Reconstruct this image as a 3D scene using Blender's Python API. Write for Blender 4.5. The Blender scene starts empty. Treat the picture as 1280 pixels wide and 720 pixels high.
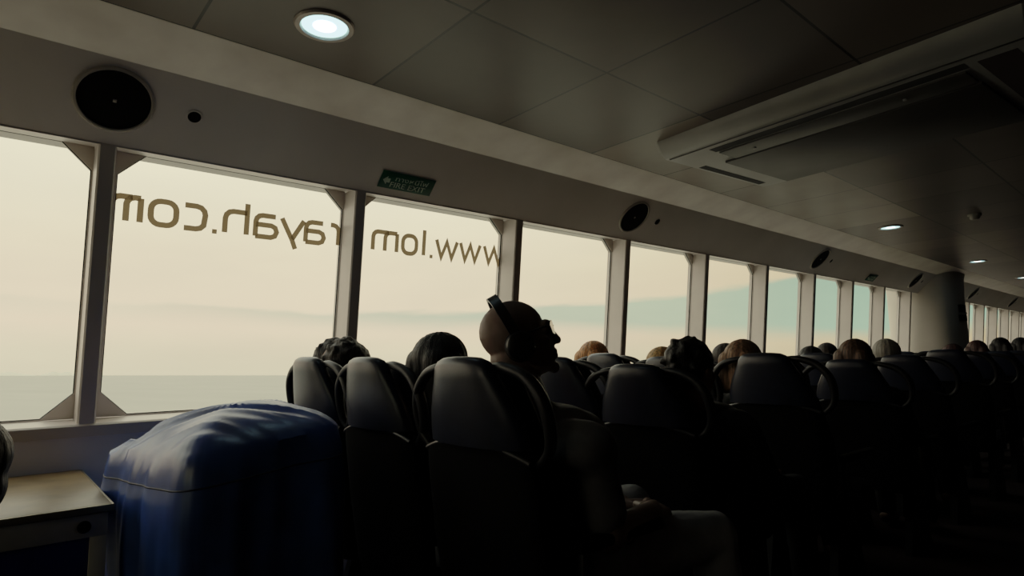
import bpy, bmesh, math, random
from mathutils import Vector, Matrix, noise, Euler

random.seed(7)
KA = (0.86, 0.90, 1.10)          # shoulder of the film curve per channel (the film clips a slightly warm light to cream)
S = bpy.context.scene
COL = S.collection
V = Vector
PI = math.pi

# ------------------------------------------------------------------ materials
def newmat(name):
    m = bpy.data.materials.new(name); m.use_nodes = True
    nt = m.node_tree
    return m, nt, nt.nodes['Principled BSDF']

def mat(name, col, rough=0.5, metal=0.0, var=0.12, scale=12.0, bump=0.0, bscale=60.0, spec=0.5, stretch=None, coat=0.0):
    """principled material with procedural noise variation in colour and optional bump"""
    m, nt, b = newmat(name)
    tc = nt.nodes.new('ShaderNodeTexCoord')
    mp = nt.nodes.new('ShaderNodeMapping')
    if stretch: mp.inputs['Scale'].default_value = stretch
    nt.links.new(tc.outputs['Object'], mp.inputs['Vector'])
    nz = nt.nodes.new('ShaderNodeTexNoise'); nz.inputs['Scale'].default_value = scale; nz.inputs['Detail'].default_value = 4
    nt.links.new(mp.outputs['Vector'], nz.inputs['Vector'])
    cr = nt.nodes.new('ShaderNodeValToRGB')
    lo = [max(0, c * (1 - var * 1.6)) for c in col]; hi = [min(1, c * (1 + var)) for c in col]
    cr.color_ramp.elements[0].position = 0.3; cr.color_ramp.elements[1].position = 0.7
    cr.color_ramp.elements[0].color = (*lo, 1); cr.color_ramp.elements[1].color = (*hi, 1)
    nt.links.new(nz.outputs['Fac'], cr.inputs['Fac'])
    nt.links.new(cr.outputs['Color'], b.inputs['Base Color'])
    b.inputs['Roughness'].default_value = rough; b.inputs['Metallic'].default_value = metal
    b.inputs['Specular IOR Level'].default_value = spec
    b.inputs['Coat Weight'].default_value = coat
    if bump:
        n2 = nt.nodes.new('ShaderNodeTexNoise'); n2.inputs['Scale'].default_value = bscale; n2.inputs['Detail'].default_value = 3
        nt.links.new(mp.outputs['Vector'], n2.inputs['Vector'])
        bp = nt.nodes.new('ShaderNodeBump'); bp.inputs['Strength'].default_value = bump; bp.inputs['Distance'].default_value = 0.01
        nt.links.new(n2.outputs['Fac'], bp.inputs['Height'])
        nt.links.new(bp.outputs['Normal'], b.inputs['Normal'])
    return m

M = {}
M['white_paint'] = mat('white_gloss_paint', (0.68, 0.61, 0.57), 0.35, var=0.06, scale=3)
M['header_paint'] = mat('header_paint', (0.75, 0.70, 0.67), 0.45, var=0.05, scale=2)
M['band_paint'] = mat('band_paint', (0.95, 0.85, 0.76), 0.28, var=0.10, scale=4)
M['wall_paint'] = mat('lower_wall_paint', (0.85, 0.81, 0.82), 0.45, var=0.08, scale=3)
M['gusset_paint'] = mat('gusset_paint', (0.72, 0.66, 0.62), 0.5, var=0.08, scale=4)
M['rubber'] = mat('black_rubber_seal', (0.012, 0.011, 0.009), 0.7)
M['black'] = mat('black_grille', (0.003, 0.002, 0.002), 0.9, spec=0.15)
M['dark_slot'] = mat('dark_slot', (0.008, 0.006, 0.006), 0.7)
M['rim'] = mat('speaker_rim', (0.42, 0.38, 0.34), 0.4, var=0.05)
M['leather'] = mat('navy_leather', (0.010, 0.014, 0.032), 0.33, var=0.2, scale=20, bump=0.05, bscale=250, spec=0.6)
M['leather_soft'] = mat('navy_leather_cushion', (0.006, 0.006, 0.009), 0.7, var=0.2, scale=20, bump=0.1, bscale=220, spec=0.1)
M['seat_plastic'] = mat('black_seat_plastic', (0.0035, 0.0035, 0.004), 0.7, var=0.2, spec=0.06)
M['handle'] = mat('black_handle_grip', (0.006, 0.006, 0.008), 0.42, var=0.2, spec=0.4)
M['piping'] = mat('grey_piping', (0.03, 0.03, 0.033), 0.35)
M['seat_metal'] = mat('dark_seat_metal', (0.05, 0.05, 0.05), 0.4, 0.8)
M['carpet'] = mat('dark_red_carpet', (0.016, 0.004, 0.005), 0.95, var=0.4, scale=60, bump=0.3, bscale=300)
M['dark_wall'] = mat('dark_far_wall', (0.05, 0.045, 0.04), 0.7)
M['tarp'] = mat('blue_vinyl_tarp', (0.036, 0.105, 0.42), 0.35, var=0.2, scale=9, bump=0.06, bscale=16, spec=1.0)
M['tarp_dark'] = mat('dark_blue_hem', (0.006, 0.012, 0.05), 0.6)
M['wood_top'] = mat('worn_tan_top', (0.27, 0.185, 0.09), 0.38, var=0.22, scale=9, bump=0.05, bscale=40)
M['bench_frame'] = mat('bench_frame_paint', (0.62, 0.59, 0.53), 0.5)
M['bench_panel'] = mat('bench_blue_panel', (0.02, 0.026, 0.22), 0.5)
M['bench_edge'] = mat('bench_metal_edge', (0.35, 0.30, 0.22), 0.3, 0.6)
M['ac_white'] = mat('aircon_plastic', (0.46, 0.44, 0.42), 0.4, var=0.06, scale=5)
M['ac_mid'] = mat('aircon_flap', (0.09, 0.082, 0.075), 0.5, var=0.1, scale=5)
M['ac_dark'] = mat('aircon_panel', (0.055, 0.047, 0.043), 0.5, var=0.15, scale=4)
M['ac_red'] = mat('aircon_reddish_recess', (0.025, 0.008, 0.009), 0.6)
M['pillar'] = mat('pillar_paint', (0.56, 0.51, 0.45), 0.4, var=0.05, scale=2)
M['sign_green'] = mat('sign_green', (0.004, 0.10, 0.055), 0.45)
M['sign_white'] = mat('sign_lettering', (0.62, 0.75, 0.66), 0.5)
M['lamp_metal'] = mat('downlight_metal', (0.45, 0.38, 0.34), 0.35, 0.3)
M['sensor'] = mat('sensor_plastic', (0.35, 0.32, 0.28), 0.5)
M['skin'] = mat('skin', (0.32, 0.22, 0.18), 0.48, var=0.08, scale=30, bump=0.04, bscale=120)
M['skin_pale'] = mat('skin_pale', (0.34, 0.21, 0.155), 0.5, var=0.08, scale=30)
M['tee'] = mat('dark_grey_cotton', (0.16, 0.16, 0.165), 0.9, var=0.1, scale=25, bump=0.2, bscale=40)
M['pale_cloth'] = mat('pale_grey_trousers', (0.40, 0.40, 0.41), 0.9, var=0.08, scale=20, bump=0.2, bscale=30)
M['cloth_dark'] = mat('dark_clothing', (0.012, 0.011, 0.014), 0.9, var=0.25, scale=20)
M['cloth_red'] = mat('maroon_clothing', (0.10, 0.022, 0.028), 0.9, var=0.2, scale=20)
M['cloth_grey'] = mat('grey_clothing', (0.12, 0.12, 0.125), 0.9, var=0.15, scale=20)
M['cloth_trousers'] = mat('dark_trousers', (0.015, 0.016, 0.02), 0.9, var=0.2, scale=20)
M['hp'] = mat('black_headphone_plastic', (0.008, 0.008, 0.009), 0.35, spec=0.6)
M['hp_pad'] = mat('black_headphone_pad', (0.006, 0.006, 0.006), 0.7)
M['lens'] = mat('dark_lens', (0.004, 0.004, 0.004), 0.1, spec=0.7)

def hairmat(name, col, var=0.45):
    return mat(name, col, 0.5, var=var, scale=18, bump=0.5, bscale=40, stretch=(6, 6, 0.6))
M['hair_black'] = hairmat('black_hair', (0.007, 0.005, 0.005))
M['hair_dark'] = hairmat('dark_brown_hair', (0.022, 0.011, 0.007))
M['hair_brown'] = hairmat('brown_hair', (0.12, 0.06, 0.032))
M['hair_lightbrown'] = hairmat('light_brown_hair', (0.34, 0.19, 0.10))
M['hair_ginger'] = hairmat('ginger_hair', (0.62, 0.27, 0.09))
M['hair_blond'] = hairmat('blond_hair', (0.66, 0.40, 0.16))
M['hair_grey'] = hairmat('grey_hair', (0.42, 0.40, 0.36), 0.2)
M['hair_red'] = hairmat('reddish_brown_hair', (0.07, 0.025, 0.02))

def mat_ceiling():
    m, nt, b = newmat('ceiling_tiles')
    N = nt.nodes; L = nt.links
    tc = N.new('ShaderNodeTexCoord'); sp = N.new('ShaderNodeSeparateXYZ'); L.new(tc.outputs['Object'], sp.inputs[0])
    def math_(op, a, bb=None):
        n = N.new('ShaderNodeMath'); n.operation = op
        if hasattr(a, 'links'): L.new(a, n.inputs[0])
        else: n.inputs[0].default_value = a
        if bb is not None:
            if hasattr(bb, 'links'): L.new(bb, n.inputs[1])
            else: n.inputs[1].default_value = bb
        return n.outputs[0]
    ux = math_('DIVIDE', math_('ADD', sp.outputs['X'], 0.92 - 0.0), 0.6995)
    ux = math_('DIVIDE', math_('SUBTRACT', sp.outputs['X'], 0.479), 0.7025)
    uy = math_('DIVIDE', math_('SUBTRACT', sp.outputs['Y'], 0.4735), 0.694)
    fx = math_('ABSOLUTE', math_('SUBTRACT', math_('FRACT', ux), 0.5)); fy = math_('ABSOLUTE', math_('SUBTRACT', math_('FRACT', uy), 0.5))
    line = math_('GREATER_THAN', math_('MAXIMUM', fx, fy), 0.4925)
    cmb = N.new('ShaderNodeCombineXYZ'); L.new(math_('FLOOR', ux), cmb.inputs[0]); L.new(math_('FLOOR', uy), cmb.inputs[1])
    wn = N.new('ShaderNodeTexWhiteNoise'); wn.noise_dimensions = '2D'; L.new(cmb.outputs[0], wn.inputs['Vector'])
    nz = N.new('ShaderNodeTexNoise'); nz.inputs['Scale'].default_value = 3.2; nz.inputs['Detail'].default_value = 6
    L.new(tc.outputs['Object'], nz.inputs['Vector'])
    v = math_('ADD', math_('MULTIPLY', wn.outputs['Value'], 0.55), math_('MULTIPLY', nz.outputs['Fac'], 0.5))
    cr = N.new('ShaderNodeValToRGB')
    cr.color_ramp.elements[0].position = 0.2; cr.color_ramp.elements[0].color = (0.075, 0.058, 0.051, 1)
    cr.color_ramp.elements[1].position = 0.95; cr.color_ramp.elements[1].color = (0.175, 0.136, 0.116, 1)
    L.new(v, cr.inputs['Fac'])
    # cleaner tiles beside the air conditioner, lightened further to paint in window reflection
    clean_sheen = math_('MULTIPLY', math_('LESS_THAN', sp.outputs['X'], 1.181), math_('MULTIPLY', math_('GREATER_THAN', sp.outputs['Y'], 2.555), math_('LESS_THAN', sp.outputs['Y'], 6.025)))
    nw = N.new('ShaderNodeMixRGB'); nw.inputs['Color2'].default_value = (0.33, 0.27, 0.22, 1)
    L.new(math_('MULTIPLY', clean_sheen, math_('ADD', math_('MULTIPLY', nz.outputs['Fac'], 0.7), 0.3)), nw.inputs['Fac']); L.new(cr.outputs['Color'], nw.inputs['Color1'])
    mx = N.new('ShaderNodeMixRGB'); mx.inputs['Color2'].default_value = (0.006, 0.005, 0.004, 1)
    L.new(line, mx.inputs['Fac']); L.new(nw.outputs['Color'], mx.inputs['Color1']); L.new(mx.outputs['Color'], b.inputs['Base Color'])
    bp = N.new('ShaderNodeBump'); bp.inputs['Strength'].default_value = 0.4; bp.inputs['Distance'].default_value = 0.004; bp.invert = True
    L.new(line, bp.inputs['Height']); L.new(bp.outputs['Normal'], b.inputs['Normal'])
    b.inputs['Roughness'].default_value = 0.38
    b.inputs['Specular IOR Level'].default_value = 0.5
    return m
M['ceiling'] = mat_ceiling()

def mat_glass():
    m, nt, b = newmat('window_glass')
    N = nt.nodes; L = nt.links
    tr = N.new('ShaderNodeBsdfTransparent'); tr.inputs['Color'].default_value = (0.97, 0.975, 0.96, 1)
    gl = N.new('ShaderNodeBsdfGlossy'); gl.inputs['Roughness'].default_value = 0.02
    fr = N.new('ShaderNodeFresnel'); fr.inputs['IOR'].default_value = 1.3
    ms = N.new('ShaderNodeMath'); ms.operation = 'MULTIPLY'; ms.inputs[1].default_value = 0.35
    L.new(fr.outputs[0], ms.inputs[0])
    mx = N.new('ShaderNodeMixShader'); L.new(ms.outputs[0], mx.inputs[0]); L.new(tr.outputs[0], mx.inputs[1]); L.new(gl.outputs[0], mx.inputs[2])
    L.new(mx.outputs[0], N['Material Output'].inputs['Surface'])
    return m
M['glass'] = mat_glass()

def mat_letter():
    m, nt, b = newmat('brown_window_film')
    N = nt.nodes; L = nt.links
    tl = N.new('ShaderNodeBsdfTranslucent'); tl.inputs['Color'].default_value = (0.21, 0.150, 0.085, 1)
    df = N.new('ShaderNodeBsdfDiffuse'); df.inputs['Color'].default_value = (0.10, 0.07, 0.04, 1)
    mx = N.new('ShaderNodeMixShader'); mx.inputs[0].default_value = 0.35
    L.new(tl.outputs[0], mx.inputs[1]); L.new(df.outputs[0], mx.inputs[2]); L.new(mx.outputs[0], N['Material Output'].inputs['Surface'])
    return m
M['letter'] = mat_letter()

def mat_emit(name, col, strength):
    m, nt, b = newmat(name)
    b.inputs['Base Color'].default_value = (*col, 1)
    b.inputs['Emission Color'].default_value = (*col, 1); b.inputs['Emission Strength'].default_value = strength
    return m
M['lamp'] = mat_emit('downlight_diffuser', (0.42, 0.86, 1.0), 5.0)
M['lamp_bulb'] = mat_emit('downlight_bulb', (0.95, 1.0, 1.0), 9.0)

def mat_sea():
    m, nt, b = newmat('sea_water')
    N = nt.nodes; L = nt.links
    tc = N.new('ShaderNodeTexCoord')
    mp = N.new('ShaderNodeMapping'); mp.inputs['Scale'].default_value = (0.01, 0.03, 0.02)
    L.new(tc.outputs['Object'], mp.inputs['Vector'])
    nz = N.new('ShaderNodeTexNoise'); nz.inputs['Scale'].default_value = 1.5; nz.inputs['Detail'].default_value = 8
    L.new(mp.outputs['Vector'], nz.inputs['Vector'])
    cr = N.new('ShaderNodeValToRGB')
    cr.color_ramp.elements[0].position = 0.3; cr.color_ramp.elements[0].color = (0.36, 0.375, 0.37, 1)
    cr.color_ramp.elements[1].position = 0.7; cr.color_ramp.elements[1].color = (0.41, 0.425, 0.415, 1)
    L.new(nz.outputs['Fac'], cr.inputs['Fac']); L.new(cr.outputs['Color'], b.inputs['Base Color'])
    b.inputs['Roughness'].default_value = 0.55; b.inputs['IOR'].default_value = 1.33
    return m
M['sea'] = mat_sea()
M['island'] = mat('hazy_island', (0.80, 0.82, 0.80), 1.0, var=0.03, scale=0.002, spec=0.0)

# ------------------------------------------------------------------ object helpers
def obj(name, me, m=None, parent=None, loc=None, smooth=True):
    """link mesh data as one object"""
    if isinstance(me, bmesh.types.BMesh):
        bm = me; me = bpy.data.meshes.new(name)
        bmesh.ops.recalc_face_normals(bm, faces=bm.faces[:])
        bm.to_mesh(me); bm.free()
        if smooth:
            for p in me.polygons: p.use_smooth = True
            try: me.set_sharp_from_angle(angle=math.radians(38))
            except Exception: pass
    o = bpy.data.objects.new(name, me)
    COL.objects.link(o)
    if m is not None:
        ms = m if isinstance(m, (list, tuple)) else [m]
        if len(me.materials) == 0:
            for x in ms: me.materials.append(x)
    if parent: o.parent = parent
    if loc: o.location = loc
    return o

def tag(o, label=None, cat=None, group=None, kind=None):
    if label: o['label'] = label
    if cat: o['category'] = cat
    if group: o['group'] = group
    if kind: o['kind'] = kind
    return o

def thing(name, label, cat, loc=(0, 0, 0), rotz=0, group=None):
    o = bpy.data.objects.new(name, None); COL.objects.link(o)
    o.empty_display_size = 0.05
    o.location = loc; o.rotation_euler = (0, 0, rotz)
    return tag(o, label, cat, group)

def struct(name, bm, m, parent=None, smooth=True):
    o = obj(name, bm, m, parent, smooth=smooth)
    if parent is None: o['kind'] = 'structure'
    return o

def copy_tree(o, parent=None):
    c = o.copy(); COL.objects.link(c); c.parent = parent
    for ch in list(o.children): copy_tree(ch, c)
    return c

def add_box(bm, lo, hi, bevel=0.0, mtx=None):
    g = bmesh.ops.create_cube(bm, size=1.0)
    vs = g['verts']
    for v in vs:
        v.co = V(((lo[i] + hi[i]) / 2 + v.co[i] * (hi[i] - lo[i]) for i in range(3)))
    if bevel:
        es = list({e for v in vs for e in v.link_edges})
        r = bmesh.ops.bevel(bm, geom=es, offset=bevel, segments=2, profile=0.5, affect='EDGES')
        vs = list({v for f in r['faces'] for v in f.verts} | {v for v in vs if v.is_valid})
    if mtx:
        for v in vs: v.co = mtx @ v.co
    return vs

def add_hexa(bm, pts):
    """8 points: bottom 4 then top 4"""
    v = [bm.verts.new(p) for p in pts]
    for q in ((3, 2, 1, 0), (4, 5, 6, 7), (0, 1, 5, 4), (1, 2, 6, 5), (2, 3, 7, 6), (3, 0, 4, 7)):
        bm.faces.new([v[i] for i in q])

def add_prism(bm, poly, axis_vec):
    """extrude closed 3D polygon along a vector"""
    a = [bm.verts.new(p) for p in poly]; d = V(axis_vec)
    b = [bm.verts.new(V(p) + d) for p in poly]
    bm.faces.new(a); bm.faces.new(list(reversed(b)))
    n = len(a)
    for i in range(n): bm.faces.new((a[i], b[i], b[(i + 1) % n], a[(i + 1) % n]))

def add_lathe(bm, prof, mtx=Matrix.Identity(4), seg=40, close=True):
    """prof: (r, h) pairs revolved about local z"""
    rings = []
    for r, h in prof:
        if r < 1e-6: rings.append([bm.verts.new(mtx @ V((0, 0, h)))])
        else: rings.append([bm.verts.new(mtx @ V((r * math.cos(2 * PI * i / seg), r * math.sin(2 * PI * i / seg), h))) for i in range(seg)])
    for a, b in zip(rings, rings[1:]):
        for i in range(seg):
            j = (i + 1) % seg
            if len(a) == 1 and len(b) == 1: continue
            if len(a) == 1: bm.faces.new((a[0], b[i], b[j]))
            elif len(b) == 1: bm.faces.new((a[i], b[0], a[j]))
            else: bm.faces.new((a[i], b[i], b[j], a[j]))

def add_tube(bm, pts, rad, seg=12, closed=False):
    pts = [V(p) for p in pts]; n = len(pts)
    rad = rad if isinstance(rad, (list, tuple)) else [rad] * n
    rings = []; up = None
    for i, p in enumerate(pts):
        if closed: t = pts[(i + 1) % n] - pts[i - 1]
        else: t = pts[min(i + 1, n - 1)] - pts[max(i - 1, 0)]
        t.normalize()
        if up is None:
            up = t.orthogonal().normalized()
        else:
            up = (up - t * up.dot(t)).normalized()
        s = t.cross(up)
        rings.append([bm.verts.new(p + (up * math.cos(2 * PI * k / seg) + s * math.sin(2 * PI * k / seg)) * rad[i]) for k in range(seg)])
    m = n if closed else n - 1
    for i in range(m):
        a = rings[i]; b = rings[(i + 1) % n]
        for k in range(seg):
            bm.faces.new((a[k], a[(k + 1) % seg], b[(k + 1) % seg], b[k]))
    if not closed:
        bm.faces.new(rings[0]); bm.faces.new(list(reversed(rings[-1])))

def spline(pts, n=8):
    """Catmull-Rom through points"""
    P = [V(p) for p in pts]; P = [P[0] * 2 - P[1]] + P + [P[-1] * 2 - P[-2]]
    out = []
    for i in range(1, len(P) - 2):
        for k in range(n):
            t = k / n
            a, b, c, d = P[i - 1], P[i], P[i + 1], P[i + 2]
            out.append(0.5 * ((2 * b) + (c - a) * t + (2 * a - 5 * b + 4 * c - d) * t * t + (3 * b - a - 3 * c + d) * t ** 3))
    out.append(P[-2]); return out

def ring_loft(bm, rings, cap=True):
    R = [[bm.verts.new(p) for p in r] for r in rings]
    for a, b in zip(R, R[1:]):
        n = len(a)
        for i in range(n): bm.faces.new((a[i], a[(i + 1) % n], b[(i + 1) % n], b[i]))
    if cap: bm.faces.new(list(reversed(R[0]))); bm.faces.new(R[-1])

# fused organic meshes -------------------------------------------------------
def ell(c, r, rot=None): return ('e', V(c), V(r), rot)
def cap(p, q, r1, r2=None): return ('c', V(p), V(q), r1, r1 if r2 is None else r2)

def add_prim(bm, pr):
    if pr[0] == 'e':
        g = bmesh.ops.create_icosphere(bm, subdivisions=3, radius=1.0)
        rt = pr[3].to_matrix() if pr[3] is not None else Matrix.Identity(3)
        for v in g['verts']: v.co = pr[1] + rt @ V((v.co.x * pr[2].x, v.co.y * pr[2].y, v.co.z * pr[2].z))
    else:
        _, p, q, r1, r2 = pr
        d = (q - p); L = d.length
        if L < 1e-6: L = 1e-6; d = V((0, 0, 1e-6))
        q4 = d.to_track_quat('Z', 'Y').to_matrix().to_4x4(); q4.translation = p
        k = 6
        prof = [(0, -r1)] + [(r1 * math.cos(-PI / 2 + PI / 2 * i / k), r1 * math.sin(-PI / 2 + PI / 2 * i / k)) for i in range(1, k + 1)]
        prof += [(r2 * math.cos(PI / 2 * i / k), L + r2 * math.sin(PI / 2 * i / k)) for i in range(0, k)] + [(0, L + r2)]
        add_lathe(bm, prof, q4, 18)

def fuse(name, prims, voxel, smooth_it=4):
    bm = bmesh.new()
    for pr in prims: add_prim(bm, pr)
    bmesh.ops.recalc_face_normals(bm, faces=bm.faces[:])
    me = bpy.data.meshes.new(name); bm.to_mesh(me); bm.free()
    o = bpy.data.objects.new('tmp', me); COL.objects.link(o)
    r = o.modifiers.new('r', 'REMESH'); r.mode = 'VOXEL'; r.voxel_size = voxel
    s = o.modifiers.new('s', 'SMOOTH'); s.iterations = smooth_it; s.factor = 0.5
    dg = bpy.context.evaluated_depsgraph_get()
    out = bpy.data.meshes.new_from_object(o.evaluated_get(dg), depsgraph=dg)
    bpy.data.objects.remove(o); bpy.data.meshes.remove(me)
    out.name = name
    for p in out.polygons: p.use_smooth = True
    return out

# ------------------------------------------------------------------ camera
R_ = V((0.65466715, 0.75570592, -0.01787429)); U_ = V((0.10046724, -0.06354994, 0.99290873)); F_ = V((-0.74921109, 0.65182051, 0.11752774))
cam = bpy.data.cameras.new('camera'); co = bpy.data.objects.new('camera', cam); COL.objects.link(co)
mw = Matrix((R_, U_, -F_)).transposed().to_4x4(); mw.translation = (2.7, 0, 1.08)
co.matrix_world = mw
cam.sensor_width = 36; cam.lens = 752.96 / 1280 * 36; cam.clip_start = 0.02; cam.clip_end = 60000
S.camera = co

# ------------------------------------------------------------------ cabin shell dimensions
YA, YB = -2.4, 21.0            # aft / forward ends of the cabin
XR = 7.5
ZT, ZS = 1.9313, 0.8654        # lip of header, sill
LEAN = 0.1123
ZV, XV = 2.1722, 0.2492        # top of sloped header
ZC, XC = 2.248, 0.4771         # ceiling edge
GD = 0.14                      # glass set back from the posts
XS = -LEAN * (ZT - ZS)         # sill inner edge x
P0, SP, PW = 0.2722, 1.06245, 0.0591
def xl(z, d=0.0): return LEAN * (z - ZT) - d

def quadstrip(name, poly, m, y0=YA, y1=YB):
    """a slab whose XZ section is poly, running the length of the cabin"""
    bm = bmesh.new(); add_prism(bm, [(x, y0, z) for x, z in poly], (0, y1 - y0, 0))
    return struct(name, bm, m, smooth=False)

gtop = 1.956; gbot = 0.8785
quadstrip('wall_left', [(XS - 0.28, 0.0), (XS, 0.0), (XS, ZS - 0.045), (XS - 0.28, ZS - 0.045)], M['wall_paint'])
quadstrip('trim_1', [(XS - 0.28, ZS - 0.046), (XS + 0.012, ZS - 0.046), (XS + 0.012, ZS - 0.006), (XS + 0.004, ZS), (XS - 0.135, gbot), (XS - 0.28, gbot)], M['white_paint'])
quadstrip('trim_2', [(0, ZT), (xl(gtop, GD), gtop), (xl(gtop, GD) - 0.1, gtop), (xl(gtop, GD) - 0.1, 2.6), (XV, 2.6), (XV, ZV)], M['header_paint'])
# light return under the header
quadstrip('trim_3', [(-0.001, ZT - 0.001), (xl(gtop, GD), gtop - 0.0015), (xl(gtop, GD), gtop - 0.006), (-0.001, ZT - 0.006)], M['white_paint'])
quadstrip('trim_4', [(XV, ZV), (XC, ZC), (XC, 2.6), (XV, 2.6)], M['band_paint'])
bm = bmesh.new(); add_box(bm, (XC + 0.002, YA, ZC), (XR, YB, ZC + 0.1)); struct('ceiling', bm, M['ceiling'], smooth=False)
bm = bmesh.new(); add_box(bm, (XS - 0.28, YA, -0.1), (XR, YB, 0.0)); struct('floor', bm, M['carpet'], smooth=False)
bm = bmesh.new(); add_box(bm, (XR, YA, 0), (XR + 0.1, YB, 2.6)); struct('wall_right', bm, M['dark_wall'], smooth=False)
bm = bmesh.new()
for lo, hi in (((-0.5, 0), (0.9, 2.6)), ((1.9, 0), (XR, 2.6)), ((0.9, 0), (1.9, 0.95)), ((0.9, 2.0), (1.9, 2.6))):  # opening added out of view to bring light onto the near wall
    add_box(bm, (lo[0], YA - 0.1, lo[1]), (hi[0], YA, hi[1]))
struct('wall_back', bm, M['dark_wall'], smooth=False)
bm = bmesh.new(); add_box(bm, (-0.5, YB, 0), (XR, YB + 0.1, 2.6)); struct('wall_front', bm, M['dark_wall'], smooth=False)

# posts (one trim each) and windows
NPOST = 19
tn = 5
for k in range(-2, NPOST):
    y = P0 + k * SP
    bm = bmesh.new()
    z0, z1 = ZS - 0.003, ZT + 0.01
    e = 0.006
    def sec(z, d=GD + 0.03): return [(xl(z) - e, y, z), (xl(z), y + e, z), (xl(z), y + PW - e, z), (xl(z) - e, y + PW, z), (xl(z, d), y + PW, z), (xl(z, d), y, z)]
    ring_loft(bm, [sec(z0), sec(z1)])
    struct('trim_%d' % tn, bm, M['white_paint'], smooth=False); tn += 1

def glass_pt(y, z, d=GD): return V((xl(z, d), y, z))
wn = 1
for k in range(-2, NPOST - 1):
    ya = P0 + k * SP + PW; yb = P0 + (k + 1) * SP
    w = bpy.data.objects.new('window_%d' % wn, None); COL.objects.link(w); w['kind'] = 'structure'
    w.location = glass_pt((ya + yb) / 2, gbot); w.empty_display_size = 0.05; wn += 1
    off = -w.location
    gl, gh = 0.095, 0.10       # corner plate legs
    # octagonal clear opening with rubber seal
    oct_ = [(ya + 0.12, gbot + .004), (yb - 0.105, gbot + .004), (yb - 0.004, gbot + gh), (yb - 0.004, gtop - gh), (yb - 0.105, gtop - .004), (ya + 0.12, gtop - .004), (ya + 0.022, gtop - gh), (ya + 0.022, gbot + gh)]
    outer = [(ya, gbot), (yb, gbot), (yb, gbot + gh), (yb, gtop - gh), (yb, gtop), (ya, gtop), (ya, gtop - gh), (ya, gbot + gh)]
    bm = bmesh.new()
    a = [bm.verts.new(glass_pt(*p, GD - 0.012) + off) for p in outer]; b = [bm.verts.new(glass_pt(*p, GD - 0.012) + off) for p in oct_]
    c = [bm.verts.new(glass_pt(*p, GD + 0.02) + off) for p in oct_]
    for i in range(8):
        j = (i + 1) % 8
        bm.faces.new((a[i], a[j], b[j], b[i])); bm.faces.new((b[i], b[j], c[j], c[i]))
    obj('frame', bm, M['gusset_paint'], w, smooth=False)
    bm = bmesh.new()
    add_tube(bm, [glass_pt(*p, GD - 0.004) + off for p in oct_], 0.0045, 6, closed=True)
    obj('seal', bm, M['rubber'], w)
    bm = bmesh.new()
    vs = [bm.verts.new(glass_pt(*p, GD + 0.008) + off) for p in oct_]; bm.faces.new(vs)
    obj('pane', bm, M['glass'], w, smooth=False)

# ------------------------------------------------------------------ window lettering (reads from outside, mirrored here)
XH, AH, SW = 0.099, 0.142, 0.0235
def rr(w, h, r, n=5, x0=0, y0=0, start=0, end=4):
    """rounded rectangle polyline"""
    cs = [(x0 + w - r, y0 + r, -90), (x0 + w - r, y0 + h - r, 0), (x0 + r, y0 + h - r, 90), (x0 + r, y0 + r, 180)]
    out = []
    for cx, cy, a in cs[start:end]:
        for i in range(n + 1):
            t = math.radians(a + 90 * i / n); out.append((cx + r * math.cos(t), cy + r * math.sin(t)))
    return out
def letter(ch, w):
    h = XH; r = 0.036
    if ch == 'w': return [([(0, h), (w * .25, 0), (w * .5, h * .93), (w * .75, 0), (w, h)], False)]
    if ch == 'l': return [([(0, AH), (0, 0)], False)]
    if ch == 'o': return [(rr(w, h, r), True)]
    if ch == 'm':
        a = w / 2
        return [([(0, 0), (0, h)], False), ([(0, h)] + [(a - .028 + .028 * math.cos(t), h - .028 + .028 * math.sin(t)) for t in (PI / 2, PI / 3, PI / 6, 0)] + [(a, 0)], False),
                ([(a - .02, h)] + [(w - .028 + .028 * math.cos(t), h - .028 + .028 * math.sin(t)) for t in (PI / 2, PI / 3, PI / 6, 0)] + [(w, 0)], False)]
    if ch == 'p': return [([(0, -.045), (0, h)], False), (rr(w, h, r), True)]
    if ch == 'r': return [([(0, 0), (0, h - .03)] + [(.03 - .03 * math.cos(t), h - .03 + .03 * math.sin(t)) for t in (PI / 6, PI / 3, PI / 2)] + [(w, h)], False)]
    if ch == 'a': return [([(w * .08, h), (w - .03, h)] + [(w - .03 + .03 * math.cos(t), h - .03 + .03 * math.sin(t)) for t in (PI / 3, PI / 6, 0)] + [(w, 0)], False),
                          ([(w, h * .56), (.026, h * .56)] + [(.026 - .026 * math.sin(t), h * .28 + h * .28 * math.cos(t)) for t in (PI / 4, PI / 2, 3 * PI / 4)] + [(.026, 0), (w, 0)], False)]
    if ch == 'y': return [([(0, h), (w * .5, 0.004)], False), ([(w, h), (w * .5, 0), (w * .34, -.042)], False)]
    if ch == 'h': return [([(0, AH), (0, 0)], False), ([(0, h)] + [(w - .034 + .034 * math.cos(t), h - .034 + .034 * math.sin(t)) for t in (PI / 2, PI / 3, PI / 6, 0)] + [(w, 0)], False)]
    if ch == 'c': return [([(w, h), (r, h)] + [(r - r * math.sin(t), h - r + r * math.cos(t)) for t in (PI / 6, PI / 3, PI / 2)] + [(r - r * math.cos(t), r - r * math.sin(t)) for t in (PI / 6, PI / 3, PI / 2)] + [(w, 0)], False)]
    if ch == '.': return [([(0, 0.0), (0, 0.001)], False)]
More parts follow.
